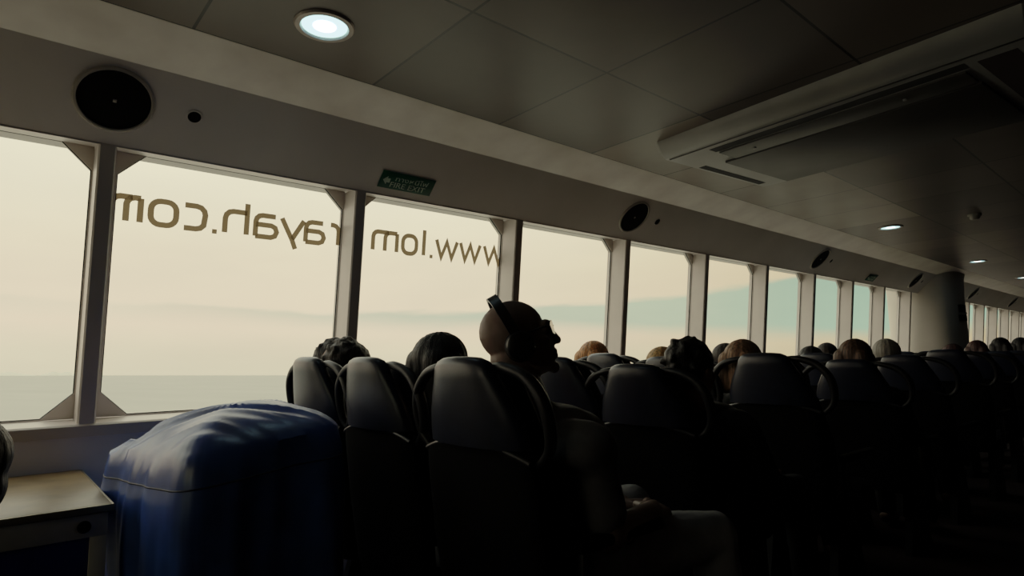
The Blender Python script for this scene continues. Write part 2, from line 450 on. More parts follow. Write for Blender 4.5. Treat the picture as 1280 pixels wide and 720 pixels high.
def ribbon(bm, pts, closed, place, sw=SW):
    n = len(pts); hw = sw / 2
    P = [V((p[0], p[1])) for p in pts]
    if not closed and n >= 2:      # square ends flush with the baseline / x-height
        pass
    L, Rr = [], []
    for i in range(n):
        if closed: a, b, c = P[i - 1], P[i], P[(i + 1) % n]
        else: a, b, c = P[max(i - 1, 0)], P[i], P[min(i + 1, n - 1)]
        d1 = (b - a) if (b - a).length > 1e-9 else (c - b); d2 = (c - b) if (c - b).length > 1e-9 else (b - a)
        d1 = d1.normalized(); d2 = d2.normalized()
        n1 = V((-d1.y, d1.x)); n2 = V((-d2.y, d2.x)); nn = (n1 + n2)
        if nn.length < 1e-6: nn = n1.copy()
        nn.normalize(); k = hw / max(0.42, nn.dot(n1))
        L.append(b + nn * k); Rr.append(b - nn * k)
    lv = [bm.verts.new(place(p)) for p in L]; rv = [bm.verts.new(place(p)) for p in Rr]
    for i in range(n if closed else n - 1):
        j = (i + 1) % n
        bm.faces.new((lv[i], rv[i], rv[j], lv[j]))
BASE = 1.675
def lettering(name, items, label):
    yc = sum((a + b) / 2 for _, a, b in items) / len(items)
    root = thing(name, label, 'lettering', glass_pt(yc, BASE, GD + 0.003))
    for n, (ch, ys, ye) in enumerate(items):
        bm = bmesh.new()
        w = abs(ys - ye)
        for pts, closed in letter(ch, w):
            if ch == '.':
                pts = [(-.010, .010), (.010, .010)]; ribbon(bm, pts, False, lambda p: glass_pt(ys - p.x, BASE - SW / 2 + p.y, GD + .003) - root.location, 0.02); continue
            ribbon(bm, pts, closed, lambda p: glass_pt(ys - p.x, BASE + p.y, GD + 0.003 + 0.0002 * (n % 2)) - root.location)
        obj('letter', bm, M['letter'], root, smooth=False)
lettering('window_lettering', [('w', 2.425, 2.27), ('w', 2.238, 2.09), ('w', 2.066, 1.92), ('.', 1.888, 1.888), ('l', 1.836, 1.836), ('o', 1.787, 1.70), ('m', 1.662, 1.518)],
          "brown mirrored letters spelling 'www.lom' on the third window from the left")
lettering('window_lettering', [('r', 1.322, 1.278), ('a', 1.245, 1.152), ('y', 1.140, 1.032), ('a', 1.010, 0.912), ('h', 0.872, 0.778), ('.', 0.736, 0.736), ('c', 0.695, 0.612), ('o', 0.580, 0.484), ('m', 0.446, 0.345)],
          "brown mirrored letters spelling 'rayah.com' on the second window from the left")

# ------------------------------------------------------------------ header fittings
HS = V((XV, 0, ZV - ZT)).normalized(); HN = V((HS.z, 0, -HS.x)); HY = V((0, 1, 0))
def header_m(y, dist, lift=0.0):
    """frame on the sloped header: x along cabin, y up the slope, z out of it"""
    m = Matrix((HY, HS, HN)).transposed().to_4x4(); m.translation = V((0, y, ZT)) + HS * dist + HN * lift
    return m
SPY = [0.298, 3.385, 6.49, 9.60, 12.70, 15.85]
splab = ['round black speaker in the sloped white header, above the leftmost window post', 'round black speaker in the header right of the fire exit sign',
         'third round speaker along the header, counting from the left', 'fourth round speaker along the header, just left of the pillar',
         'first speaker along the header beyond the pillar', 'last small speaker in the header at far right edge']
vlab = ['small black round opening beside the leftmost big speaker', 'small black round opening beside the speaker right of the fire exit sign',
        'small black round opening beside the third speaker', 'small black round opening beside the speaker left of the pillar',
        'small round opening beside the first speaker beyond the pillar', 'small round opening beside the farthest speaker']
for i, y in enumerate(SPY):
    m = header_m(y, 0.186)
    t = thing('speaker', splab[i], 'speaker', m.translation, 0, 'round speakers in the header')
    inv = Matrix.Translation(-m.translation) @ m
    bm = bmesh.new(); add_lathe(bm, [(0.117, 0.0), (0.117, 0.006), (0.119, 0.010), (0.126, 0.009), (0.131, 0.003), (0.131, 0.0)], inv, 56); obj('rim', bm, M['rim'], t)
    bm = bmesh.new(); add_lathe(bm, [(0.1175, 0.003), (0.09, 0.0055), (0.05, 0.007), (0.0, 0.0075)], inv, 56); obj('grille', bm, M['black'], t)
    bm = bmesh.new(); add_box(bm, (-.006, -.006, .006), (.006, .006, .0105), .001, inv); obj('badge', bm, M['rim'], t)
    m = header_m(y + 0.268, 0.19)
    t = thing('round_vent', vlab[i], 'vent', m.translation, 0, 'small round openings in the header')
    inv = Matrix.Translation(-m.translation) @ m
    bm = bmesh.new(); add_lathe(bm, [(0.024, 0.0), (0.024, 0.003), (0.029, 0.003), (0.030, 0.0)], inv, 32); obj('rim', bm, M['header_paint'], t)
    bm = bmesh.new(); add_lathe(bm, [(0.0245, 0.0015), (0.0, 0.0015)], inv, 32); obj('opening', bm, M['black'], t)

def text_mesh(body, size, m4, sx=1.0):
    cu = bpy.data.curves.new('txt', 'FONT'); cu.body = body; cu.size = size; cu.align_x = 'LEFT'; cu.extrude = 0.0004
    o = bpy.data.objects.new('tmp', cu); COL.objects.link(o)
    dg = bpy.context.evaluated_depsgraph_get()
    me = bpy.data.meshes.new_from_object(o.evaluated_get(dg), depsgraph=dg)
    bpy.data.objects.remove(o); bpy.data.curves.remove(cu)
    xs = [v.co.x for v in me.vertices]
    me.transform(Matrix.Scale(sx, 4, (1, 0, 0))); me.transform(m4)
    return me, (max(xs) - min(xs)) * sx if xs else 0
def exit_sign(y0, y1, label, detail=True):
    m = header_m(y0, 0.042, 0.001)
    t = thing('fire_exit_sign', label, 'sign', m.translation, 0, 'green fire exit signs')
    inv = Matrix.Translation(-m.translation) @ m
    W = y1 - y0; H = 0.096
    bm = bmesh.new(); add_box(bm, (0, 0, 0), (W, H, .004), .001, inv); obj('board', bm, M['sign_green'], t)
    me, w = text_mesh('FIRE EXIT', 0.043, Matrix.Identity(4)); sx = W * 0.66 / max(w, .01)
    me, w = text_mesh('FIRE EXIT', 0.043, inv @ Matrix.Translation((W * .19, .012, .0044)), sx); obj('english_words', me, M['sign_white'], t)
    me, w = text_mesh('ทางหนีไฟ', 0.036, Matrix.Identity(4)); sx = W * 0.62 / max(w, .01)
    me, w = text_mesh('ทางหนีไฟ', 0.036, inv @ Matrix.Translation((W * .25, .050, .0044)), sx); obj('thai_words', me, M['sign_white'], t)
    bm = bmesh.new()
    add_prism(bm, [inv @ V(p) for p in ((W * .045, .046, .0044), (W * .12, .070, .0044), (W * .12, .058, .0044), (W * .175, .058, .0044), (W * .175, .034, .0044), (W * .12, .034, .0044), (W * .12, .022, .0044))], HN * .0008)
    obj('arrow', bm, M['sign_white'], t, smooth=False)
exit_sign(1.432, 1.742, 'green fire exit sign with Thai and English words, above the second post from the left')
exit_sign(8.00, 8.26, 'small far green exit sign on the header between third and fourth speakers')

# ------------------------------------------------------------------ ceiling fittings
dl = [(0.789, 0.818, 'large bright round downlight in the ceiling at top left'), (0.846, 6.335, 'round downlight in the ceiling right of the air conditioner'),
      (0.815, 9.739, 'small distant downlight near the pillar top'), (0.83, 12.6, 'farthest downlight at the right edge of the photo'), (0.82, -1.4, 'round downlight in the ceiling behind the viewer')]
for x, y, lab in dl[:4]:
    t = thing('downlight', lab, 'ceiling light', (x, y, ZC), 0, 'round ceiling downlights')
    bm = bmesh.new(); add_lathe(bm, [(0.076, 0.03), (0.078, -0.004), (0.082, -0.010), (0.098, -0.009), (0.103, -0.003), (0.103, 0.001)], seg=48); obj('ring', bm, M['lamp_metal'], t)
    bm = bmesh.new(); add_lathe(bm, [(0.0775, -0.002), (0.066, -0.003), (0.0, -0.0035)], seg=48); obj('diffuser', bm, M['lamp'], t)
    bm = bmesh.new(); add_lathe(bm, [(0.040, -0.004), (0.03, -0.006), (0.0, -0.0065)], seg=32); obj('bulb', bm, M['lamp_bulb'], t)

t = thing('smoke_detector', 'small round smoke detector on the ceiling near the downlights', 'smoke detector', (1.484, 6.351, ZC))
bm = bmesh.new(); add_lathe(bm, [(0.0, 0), (0.05, 0.0), (0.05, -0.012), (0.046, -0.016)], seg=32); obj('base', bm, M['sensor'], t)
bm = bmesh.new(); add_lathe(bm, [(0.038, -0.014), (0.036, -0.034), (0.026, -0.046), (0.0, -0.048)], seg=32); obj('head', bm, M['sensor'], t)

# cassette air conditioner
zl = ZC - 0.09
t = thing('air_conditioner', 'wide grey cassette air conditioner hanging from the ceiling at upper right', 'air conditioner', (0.818, 2.70, ZC - .0015), math.radians(-4.7))
AL, AW, zl = 1.60, 1.06, -0.09
def rect(x0, x1, y0, y1, z, c=0.0):
    return [V(p) for p in ((x0 + c, y0, z), (x1 - c, y0, z), (x1, y0 + c, z), (x1, y1 - c, z), (x1 - c, y1, z), (x0 + c, y1, z), (x0, y1 - c, z), (x0, y0 + c, z))]
bm = bmesh.new()
ring_loft(bm, [rect(0, AL, 0, AW, 0, .015), rect(0, AL, .003, AW, -.012, .015), rect(.008, AL - .01, .038, AW - .02, zl + .010, .015), rect(.014, AL - .02, .048, AW - .03, zl, .015)])
obj('casing', bm, M['ac_white'], t)
bm = bmesh.new(); add_box(bm, (.185, .36, zl - .012), (1.365, 1.00, zl + .006), .004); obj('grille_panel', bm, M['ac_dark'], t)
for lo, hi in (((.25, .125), (1.375, .185)), ((.030, .335), (.075, .945)), ((1.41, .15), (1.53, 1.0)), ((.25, 1.012), (1.375, 1.025))):
    bm = bmesh.new(); add_box(bm, (lo[0], lo[1], zl - .0015), (hi[0], hi[1], zl + .004))
    obj('air_slot', bm, M['ac_red'] if lo[0] > 1.3 else M['dark_slot'], t, smooth=False)
bm = bmesh.new(); add_box(bm, (.03, .072, zl - .004), (1.58, .082, zl), .002); obj('trim_strip', bm, M['ac_dark'], t)
bm = bmesh.new(); add_box(bm, (.26, .195, zl - .010), (1.36, .345, zl - .001), .004); obj('flap', bm, M['ac_mid'], t)
for p in ((.42, .27), (1.12, .27)):
    bm = bmesh.new(); add_lathe(bm, [(0, -.018), (.008, -.016), (.008, -.008)], Matrix.Translation(V((*p, zl))), 12); obj('screw', bm, M['ac_white'], t)

# ------------------------------------------------------------------ pillar
def pillar():
    bm = bmesh.new()
    cx, cy = -0.06, 10.72
    rings = []
    for z, s in ((0, 1.0), (1.0, 1.0), (1.9, 1.0), (2.15, 1.03), (2.25, 1.08)):
        r = []
        for i in range(48):
            a = 2 * PI * i / 48; c, s_ = math.cos(a), math.sin(a)
            ex = 0.62
            r.append((cx + 0.44 * s * math.copysign(abs(c) ** ex, c), cy + 0.58 * s * math.copysign(abs(s_) ** ex, s_), z))
        rings.append(r)
    ring_loft(bm, rings)
    o = struct('trim_40', bm, M['pillar'])
    t = thing('wall_telephone', 'small black fittings mounted on the shaded face of the pillar', 'wall fitting', (0.385, 10.62, 1.515))
    bm = bmesh.new(); add_box(bm, (-.02, -.09, 0), (.05, .09, .085), .008); obj('lower_box', bm, M['black'], t)
    bm = bmesh.new(); add_box(bm, (-.02, -.075, .13), (.05, .075, .235), .012); obj('upper_box', bm, M['black'], t)
    bm = bmesh.new(); add_tube(bm, spline([(.03, .03, .135), (.055, .06, .11), (.03, .04, .08)], 6), .006, 8); obj('cord', bm, M['black'], t)
pillar()

# ------------------------------------------------------------------ seats
def superring(cx, cy, z, hx, hy, n=24, ex=0.5):
    out = []
    for i in range(n):
        a = 2 * PI * i / n; c, s = math.cos(a), math.sin(a)
        out.append((cx + hx * math.copysign(abs(c) ** ex, c), cy + hy * math.copysign(abs(s) ** ex, s), z))
    return out
def ytilt(z): return 0.135 * (1 - z / 1.09)      # recline: the back plane moves forward lower down
def make_seat():
    root = thing('ferry_seat', 'seat', 'seat')
    # rear head shell: bell shaped, narrow at the top
    bm = bmesh.new(); rings = []
    for z, hx in ((0.865, .200), (0.90, .198), (0.95, .182), (1.0, .156), (1.04, .132), (1.066, .118), (1.080, .106), (1.087, .085)):
        hy = .030 if z < 1.07 else (.022 if z < 1.085 else .010)
        rings.append(superring(0, .035 + ytilt(z), z, hx, hy, 28, .62))
    # camber: push the middle of the rear face towards the viewer
    rings = [[(x, y - .036 * (1 - (x / .21) ** 2), z + .012 * (1 - (x / .13) ** 2) * (1 if z > 1.05 else 0)) for x, y, z in r] for r in rings]
    ring_loft(bm, rings); obj('head_shell', bm, M['leather'], root)
    # front cushions
    bm = bmesh.new(); rings = []
    for z, hx, hy in ((0.50, .20, .02), (0.52, .225, .045), (0.70, .228, .05), (0.88, .185, .045), (0.98, .140, .042), (1.05, .108, .036), (1.070, .09, .02)):
        rings.append(superring(0, .095 + ytilt(z), z, hx, hy, 28, .6))
    ring_loft(bm, rings); obj('back_cushion', bm, M['leather_soft'], root)
    # lower rear shell with a curved rim
    bm = bmesh.new(); rings = []
    for z, hx in ((0.36, .20), (0.40, .22), (0.60, .235), (0.78, .232), (0.83, .225)):
        rings.append([(x, y, zz + (.045 * (1 - (x / .235) ** 2) if z > .7 else 0)) for x, y, zz in superring(0, .035 + ytilt(z), z, hx, .042, 28, .5)])
    ring_loft(bm, rings); ls = obj('lower_shell', bm, M['seat_plastic'], root)
    bm = bmesh.new(); pts = [(x, -.008 + ytilt(.84) + .02 * (x / .225) ** 2, .832 + .045 * (1 - (x / .235) ** 2)) for x in [-.222 + .444 * i / 20 for i in range(21)]]
    add_tube(bm, pts, .0065, 8); obj('piping', bm, M['piping'], ls)
    # grab handles at both shoulders
    for s in (-1, 1):
        bm = bmesh.new()
        pts = spline([(s * .090, .035, 1.070), (s * .15, .03, 1.068), (s * .220, .035, 1.045), (s * .268, .04, .995), (s * .283, .05, .93), (s * .270, .06, .87), (s * .215, .07, .82)], 8)
        n = len(pts); add_tube(bm, pts, [.011 + .006 * math.sin(PI * i / (n - 1)) for i in range(n)], 10)
        obj('grab_handle', bm, M['handle'], root)
    # seat cushion
    bm = bmesh.new(); rings = []
    for z, k in ((.36, .90), (.375, .98), (.42, 1.0), (.445, .97), (.455, .88)):
        rings.append([(x, y, zz + .02 * ((y - .35) / .25)) for x, y, zz in superring(0, .40, z, .225 * k, .255 * k, 28, .42)])
    ring_loft(bm, rings); obj('seat_cushion', bm, M['leather_soft'], root)
    # arm rests
    for s in (-1, 1):
        bm = bmesh.new(); add_box(bm, (s * .252 - .02, .16, .61), (s * .252 + .02, .50, .645), .012)
        a = obj('armrest', bm, M['seat_plastic'], root)
        bm = bmesh.new(); add_box(bm, (s * .252 - .012, .17, .38), (s * .252 + .012, .21, .62), .006); obj('armrest_post', bm, M['seat_metal'], a)
    # pedestal
    for s in (-1, 1):
        bm = bmesh.new(); add_hexa(bm, [(s * .15 - .018, .20, 0), (s * .15 + .018, .20, 0), (s * .15 + .018, .56, 0), (s * .15 - .018, .56, 0),
                                         (s * .15 - .018, .30, .36), (s * .15 + .018, .30, .36), (s * .15 + .018, .48, .36), (s * .15 - .018, .48, .36)])
        obj('leg', bm, M['seat_metal'], root, smooth=False)
    return root
rows_y = [0.95, 1.82, 2.68, 3.58, 4.46, 5.36, 6.25, 7.15, 8.05, 8.95, 9.85]
cols = [0.385, 0.855, 1.385]
cx_fix = {(0, 0): .368, (0, 1): .852, (0, 2): 1.392, (1, 2): 1.285, (2, 0): .40, (2, 1): .818, (2, 2): 1.352, (5, 2): 1.41}
top_fix = {(0, 0): 1.103, (0, 1): 1.095, (0, 2): 1.088, (1, 2): 1.055, (2, 2): 1.088, (2, 1): 1.08, (2, 0): 1.105, (3, 2): 1.047, (4, 2): 1.064, (5, 2): 1.095}
ordn = ['nearest', 'second', 'third', 'fourth', 'fifth', 'sixth', 'seventh', 'eighth', 'ninth', 'tenth', 'eleventh']
seat0 = make_seat(); used = False
seat_at = {}
for r, y in enumerate(rows_y):
    for c in range(3):
        if r >= 9 and c == 0: continue
        o = seat0 if not used else copy_tree(seat0); used = True
        x = cx_fix.get((r, c), cols[c]); top = top_fix.get((r, c), 1.075 + .012 * ((r * 3 + c * 5) % 3 - 1))
        o.location = (x, y, 0); o.scale = (1, 1, top / 1.097)
        o.rotation_euler = (0, 0, 0)
        where = ['window-side', 'middle', 'aisle-side'][c]
        extra = {(0, 0): ', just behind the blue tarp', (0, 1): '', (0, 2): ', used by the bald man', (1, 2): ', right of the bald man'}.get((r, c), '')
        if r == 0: lab = 'navy leather %s seat in the row nearest the camera%s' % (where, extra)
        else: lab = 'navy leather %s seat in the %s row from the camera%s' % (where, ordn[r], extra)
        tag(o, lab, 'seat', 'navy ferry seats in rows of three')
        seat_at[(r, c)] = o
# one more behind the viewer's left, under the passenger at the left edge
# ------------------------------------------------------------------ people
def head_prims(hm, detail=False):
    """prims for a head; hm maps local (x right, y face, z up, origin mid-skull) to body space; scaled 1:1"""
    rot = hm.to_3x3().normalized().to_euler(); p = lambda *a: hm @ V(a)
    q = lambda c, r: ell(p(*c), r, rot)
    L = [q((0, -.012, .028), (.076, .098, .090)), q((0, .032, -.028), (.061, .066, .085)), q((0, .040, -.074), (.050, .048, .036)), q((0, .077, -.097), (.022, .018, .018)),
         cap(p(0, .092, .010), p(0, .107, -.028), .009, .0125), q((-.011, .099, -.032), (.009, .009, .007)), q((.011, .099, -.032), (.009, .009, .007)),
         cap(p(-.040, .079, .026), p(-.012, .090, .024), .011), cap(p(.040, .079, .026), p(.012, .090, .024), .011),
         q((0, .058, -.052), (.038, .034, .034)), cap(p(-.019, .089, -.054), p(.019, .089, -.054), .0085), cap(p(-.016, .088, -.067), p(.016, .088, -.067), .009),
         q((-.030, .075, .006), (.015, .014, .012)), q((.030, .075, .006), (.015, .014, .012)),
         q((-.045, .060, -.022), (.020, .022, .018)), q((.045, .060, -.022), (.020, .022, .018)),
         q((-.078, -.012, -.012), (.010, .019, .031)), q((.078, -.012, -.012), (.010, .019, .031))]
    return L
def finger(base, d, down, ln, r):
    """three phalanges, curling"""
    d = d.normalized(); out = []; p = base
    for k, (f, c) in enumerate(((.45, .25), (.32, .75), (.23, 1.1))):
        v = (d * math.cos(c) + down * math.sin(c)).normalized(); q = p + v * ln * f
        out.append(cap(p, q, r * (1 - .1 * k), r * (1 - .1 * (k + 1)))); p = q
    return out
def hand(wrist, d, down, side, s=1.0):
    """palm + five fingers; side = direction of the thumb"""
    d = d.normalized(); side = side.normalized()
    out = [cap(wrist, wrist + d * .03 * s, .026 * s, .028 * s)]
    for k, (o, ln, r) in enumerate(((.030, .074, .0088), (.010, .082, .0090), (-.011, .076, .0086), (-.030, .060, .0078))):
        kn = wrist + d * (.088 - .006 * abs(k - 1)) * s + side * o * s
        out.append(cap(wrist + d * .025 * s + side * o * .6 * s, kn, .015 * s, .012 * s))
        out += finger(kn, d, down, ln * s, r * s)
    b = wrist + d * .025 * s + side * .026 * s
    m = b + (d * .6 + side * .7 + down * .25).normalized() * .042 * s
    out += [cap(b, m, .015 * s, .011 * s), cap(m, m + (d * .9 + side * .2 + down * .3).normalized() * .032 * s, .0105 * s, .0085 * s)]
    return out

# generic seated passenger; origin on the floor under the head, facing +y
def seated(name_head=0.0):
    hm = Matrix.Translation((0, 0, 1.045))
    body = head_prims(hm) + [cap((0, -.018, .97), (0, .045, .86), .052, .060),
        cap((-.13, .06, .83), (.13, .06, .83), .062), cap((0, .07, .80), (0, .10, .66), .125, .118), cap((-.05, .07, .80), (.05, .07, .80), .12), cap((0, .10, .66), (0, .15, .54), .118, .12),
        cap((-.08, .15, .545), (.08, .15, .545), .092)]
    shirt = [cap((0, .03, .875), (0, .06, .82), .068, .09), cap((-.14, .06, .835), (.14, .06, .835), .070), cap((-.05, .07, .80), (.05, .07, .80), .128), cap((0, .07, .80), (0, .10, .66), .133, .126), cap((0, .10, .66), (0, .15, .56), .126, .128), cap((-.07, .15, .56), (.07, .15, .56), .105)]
    trs = [cap((-.08, .16, .54), (.08, .16, .54), .103)]
    for s in (-1, 1):
        sh = V((s * .165, .06, .83)); el_ = V((s * .205, .15, .62)); wr = V((s * .10, .36, .625))
        body += [cap(sh, el_, .048, .038), cap(el_, wr, .037, .026)] + hand(wr, V((-s * .35, .9, -.05)), V((0, 0, -1)), V((-s, -.3, .1)))
        shirt += [cap(sh, sh.lerp(el_, .95), .058, .050), cap(el_, el_.lerp(wr, .75), .047, .038)]
        hp = V((s * .085, .18, .54)); kn = V((s * .11, .56, .53)); an = V((s * .11, .60, .09))
        body += [cap(hp, kn, .076, .055), cap(kn, an, .052, .036), cap(an + V((0, -.03, -.035)), an + V((0, .13, -.06)), .035, .028)]
        trs += [cap(hp, kn, .086, .066), cap(kn, an, .064, .052)]
    return body, shirt, trs
b_, s_, t_ = seated()
GB = fuse('passenger_body', b_, 0.0075, 3); GS = fuse('passenger_top', s_, 0.011, 4); GT = fuse('passenger_trousers', t_, 0.011, 4)
for me in (GB, GS, GT): me.materials.append(M['cloth_dark'])

def set_mat(o, m):
    o.material_slots[0].link = 'OBJECT'; o.material_slots[0].material = m

HZ = 1.045
def hair_prims(kind, seed=1):
    rnd = random.Random(seed)
    c = (0, -.018, HZ + .040)
    base = [ell(c, (.087, .104, .094))]
    if kind == 'short':
        return [ell((0, -.022, HZ + .044), (.084, .100, .088)), ell((0, -.055, HZ - .01), (.072, .062, .07))], 3
    if kind == 'bob':
        L = base + [cap((s * .068, -.01, HZ + .02), (s * .080, -.005, HZ - .09), .032, .030) for s in (-1, 1)] + [cap((x, -.075, HZ + .03), (x * 1.2, -.085, HZ - .10), .045, .038) for x in (-.05, 0, .05)]
        return L, 3
    if kind == 'long':
        L = base + [cap((s * .066, -.01, HZ + .03), (s * .098, .0, HZ - .14), .036, .036) for s in (-1, 1)] + [cap((x, -.07, HZ + .03), (x * 1.5, -.08, HZ - .16), .048, .042) for x in (-.05, 0, .05)]
        return L, 3
    if kind == 'updo':
        L = base + [ell((0, -.085, HZ + .055), (.055, .045, .05)), ell((0, -.075, HZ - .02), (.06, .045, .05))]
        for i in range(26):
            a = rnd.uniform(0, 2 * PI); e = rnd.uniform(-.3, 1.4)
            L.append(ell((.084 * math.cos(a) * math.cos(e), -.03 + .10 * math.sin(a) * math.cos(e) * (1 if math.sin(a) < 0 else .4), HZ + .04 + .09 * math.sin(e)), (.014, .014, .014)))
        return L, 2
    if kind == 'curly':
        L = [ell((-.052, -.02, HZ + .048), (.078, .10, .085)), ell((.058, -.02, HZ + .040), (.082, .10, .085))]
        for i in range(160):
            s = rnd.choice((-1, 1)); a = rnd.uniform(0, 2 * PI); e = rnd.uniform(-.5, 1.5)
            L.append(ell((s * .056 + .076 * math.cos(a) * math.cos(e), -.02 + .10 * math.sin(a) * math.cos(e) * (1 if math.sin(a) < 0 else .45), HZ + .042 + .088 * math.sin(e)), (.012, .012, .012)))
        return L, 1
HAIR = {}
def hair(kind, seed=1):
    k = (kind, seed)
    if k not in HAIR:
        L, sm = hair_prims(kind, seed); me = fuse('hair_' + kind, L, .0065, sm); me.materials.append(M['hair_dark'])
        if kind in ('updo', 'curly'):
            for v in me.vertices: v.co += v.normal * .004 * noise.noise(v.co * 60)
        else:
            for v in me.vertices:
                a = math.atan2(v.co.y + .02, v.co.x); v.co += v.normal * .0035 * noise.noise(V((a * 9, 0, v.co.z * 2)))
        HAIR[k] = me
    return HAIR[k]
def passenger(x, y, top, hk, hm, shirt, label, skin='skin_pale', rz=0, seed=1, roll=0):
    k = top / 1.178
    t = thing('person', label, 'person', (x, y, 0), rz, 'seated passengers'); t.scale = (1, 1, k)
    o = obj('body', GB, None, t); set_mat(o, M[skin])
    o = obj('top', GS, None, t); set_mat(o, M[shirt])
    o = obj('trousers', GT, None, t); set_mat(o, M['cloth_trousers'])
    o = obj('hair', hair(hk, seed), None, t); set_mat(o, M[hm])
    return t
ppl = [
 (.275, 1.16, 1.180, 'curly', 'hair_dark', 'cloth_dark', 'person with bushy parted dark hair by the window in the nearest row'),
 (.935, 1.215, 1.180, 'long', 'hair_black', 'cloth_red', 'person with long black hair in the nearest row, left of the bald man'),
 (1.396, 2.035, 1.152, 'updo', 'hair_black', 'cloth_dark', 'person with dark pinned-up hair in the second row aisle seat'),
 (.20, 2.85, 1.186, 'long', 'hair_ginger', 'cloth_dark', 'person with long ginger hair by the window, third row'),
 (.705, 2.85, 1.138, 'short', 'hair_blond', 'cloth_grey', 'person with blond hair in the middle seat of the third row'),
 (1.172, 2.86, 1.160, 'bob', 'hair_lightbrown', 'cloth_dark', 'person with light brown hair in the third row aisle seat'),
 (.58, 3.74, 1.165, 'short', 'hair_dark', 'cloth_dark', 'person with short dark hair peeking out left of the light brown head'),
 (1.364, 3.775, 1.163, 'bob', 'hair_brown', 'cloth_dark', 'person with wavy brown hair in the fourth row aisle seat'),
 (.744, 4.665, 1.142, 'short', 'hair_black', 'cloth_dark', 'person with low black hair in the fifth row, middle seat'),
 (1.253, 4.65, 1.177, 'short', 'hair_grey', 'cloth_grey', 'person with short grey hair in the fifth row aisle seat'),
 (.51, 5.55, 1.178, 'short', 'hair_dark', 'cloth_dark', 'person with brown hair behind the low black head, sixth row'),
 (1.21, 6.45, 1.150, 'short', 'hair_red', 'cloth_dark', 'person with dark reddish hair in front of the pillar'),
 (1.202, 7.345, 1.186, 'bob', 'hair_red', 'cloth_dark', 'person with reddish brown hair just right of the pillar'),
 (1.225, 8.25, 1.222, 'bob', 'hair_black', 'cloth_dark', 'person with dark hair, second head right of the pillar'),
 (1.25, 9.15, 1.230, 'bob', 'hair_black', 'cloth_dark', 'person with dark hair at the far right edge of the photo')]
for i, (x, y, top, hk, hmn, sh, lab) in enumerate(ppl):
    passenger(x, y, top, hk, hmn, sh, lab, seed=1)
# passenger at the left edge (only the side of the head is in the frame), on a seat of their own
passenger(1.44, -0.078, 1.025, 'short', 'hair_black', 'cloth_dark', 'person with dark hair cut off by the left edge of the photo', rz=PI, seed=1)

# ------------------------------------------------------------------ the bald man
MX, MY, MZ = 1.362, 1.185, 1.137
man = thing('person', 'bald man in grey T-shirt wearing headphones and sunglasses, facing right', 'person', (MX, MY, 0), 0, 'seated passengers')
HR = Matrix.Translation((0, 0, MZ)) @ Matrix.Rotation(math.radians(-36), 4, 'Z') @ Matrix.Rotation(math.radians(14), 4, 'X') @ Matrix.Diagonal((1.10, 1.05, 1.08, 1))
def hp_(*a): return HR @ V(a)
body = head_prims(HR, True)
sR, sL = V((.222, .035, .835)), V((-.14, .075, .86))
eR, eL = V((.262, .065, .62)), V((-.20, .17, .63))
wR, wL = V((.262, .245, .645)), V((.06, .33, .62))
body += [cap(hp_(0, -.035, -.05), V((.03, .03, .91)), .062, .064), cap(sL + V((.03, 0, -.01)), sR + V((-.03, 0, -.01)), .070), cap((.05, .085, .80), (.06, .11, .66), .140, .138), cap((0, .085, .80), (.10, .085, .80), .135), cap((.06, .11, .66), (.06, .15, .55), .138, .14),
         cap((-.03, .15, .545), (.15, .15, .545), .10)]
tee = [cap((.035, .035, .90), (.045, .05, .84), .074, .10), cap(sL, sR, .080), cap((.05, .085, .80), (.06, .11, .66), .150, .150), cap((0, .085, .80), (.10, .085, .80), .146), cap((.06, .11, .66), (.06, .15, .55), .150, .155), cap((-.02, .15, .56), (.14, .15, .56), .118)]
trs = [cap((-.03, .15, .54), (.15, .15, .54), .112)]
for sh, el_, wr, d, side in ((sR, eR, wR, V((-.35, .9, .02)), V((-1, -.2, .3))), (sL, eL, wL, V((.5, .8, .0)), V((.8, -.5, .3)))):
    body += [cap(sh, el_, .055, .045), cap(el_, wr, .043, .030)] + hand(wr, d, V((0, .1, -1)), side, 1.05)
    tee += [cap(sh, sh.lerp(el_, .72), .070, .066)]
for s, hpx, kn, an in ((-1, V((-.03, .18, .54)), V((-.05, .56, .56)), V((-.06, .62, .09))), (1, V((.15, .18, .54)), V((.285, .52, .535)), V((.32, .56, .09)))):
    body += [cap(hpx, kn, .085, .062), cap(kn, an, .056, .038), cap(an + V((0, -.03, -.035)), an + V((.01, .14, -.06)), .036, .029)]
    trs += [cap(hpx, kn, .097, .076), cap(kn, kn.lerp(an, .97), .073, .056)]
me = fuse('man_body', body, .0042, 4); obj('body', me, M['skin'], man)
me = fuse('man_tee', tee, .007, 4)
for v in me.vertices: v.co += v.normal * .006 * noise.noise(v.co * 14)
obj('t_shirt', me, M['tee'], man)
me = fuse('man_trousers', trs, .008, 4)
for v in me.vertices: v.co += v.normal * .006 * noise.noise(v.co * 16)
obj('trousers', me, M['pale_cloth'], man)
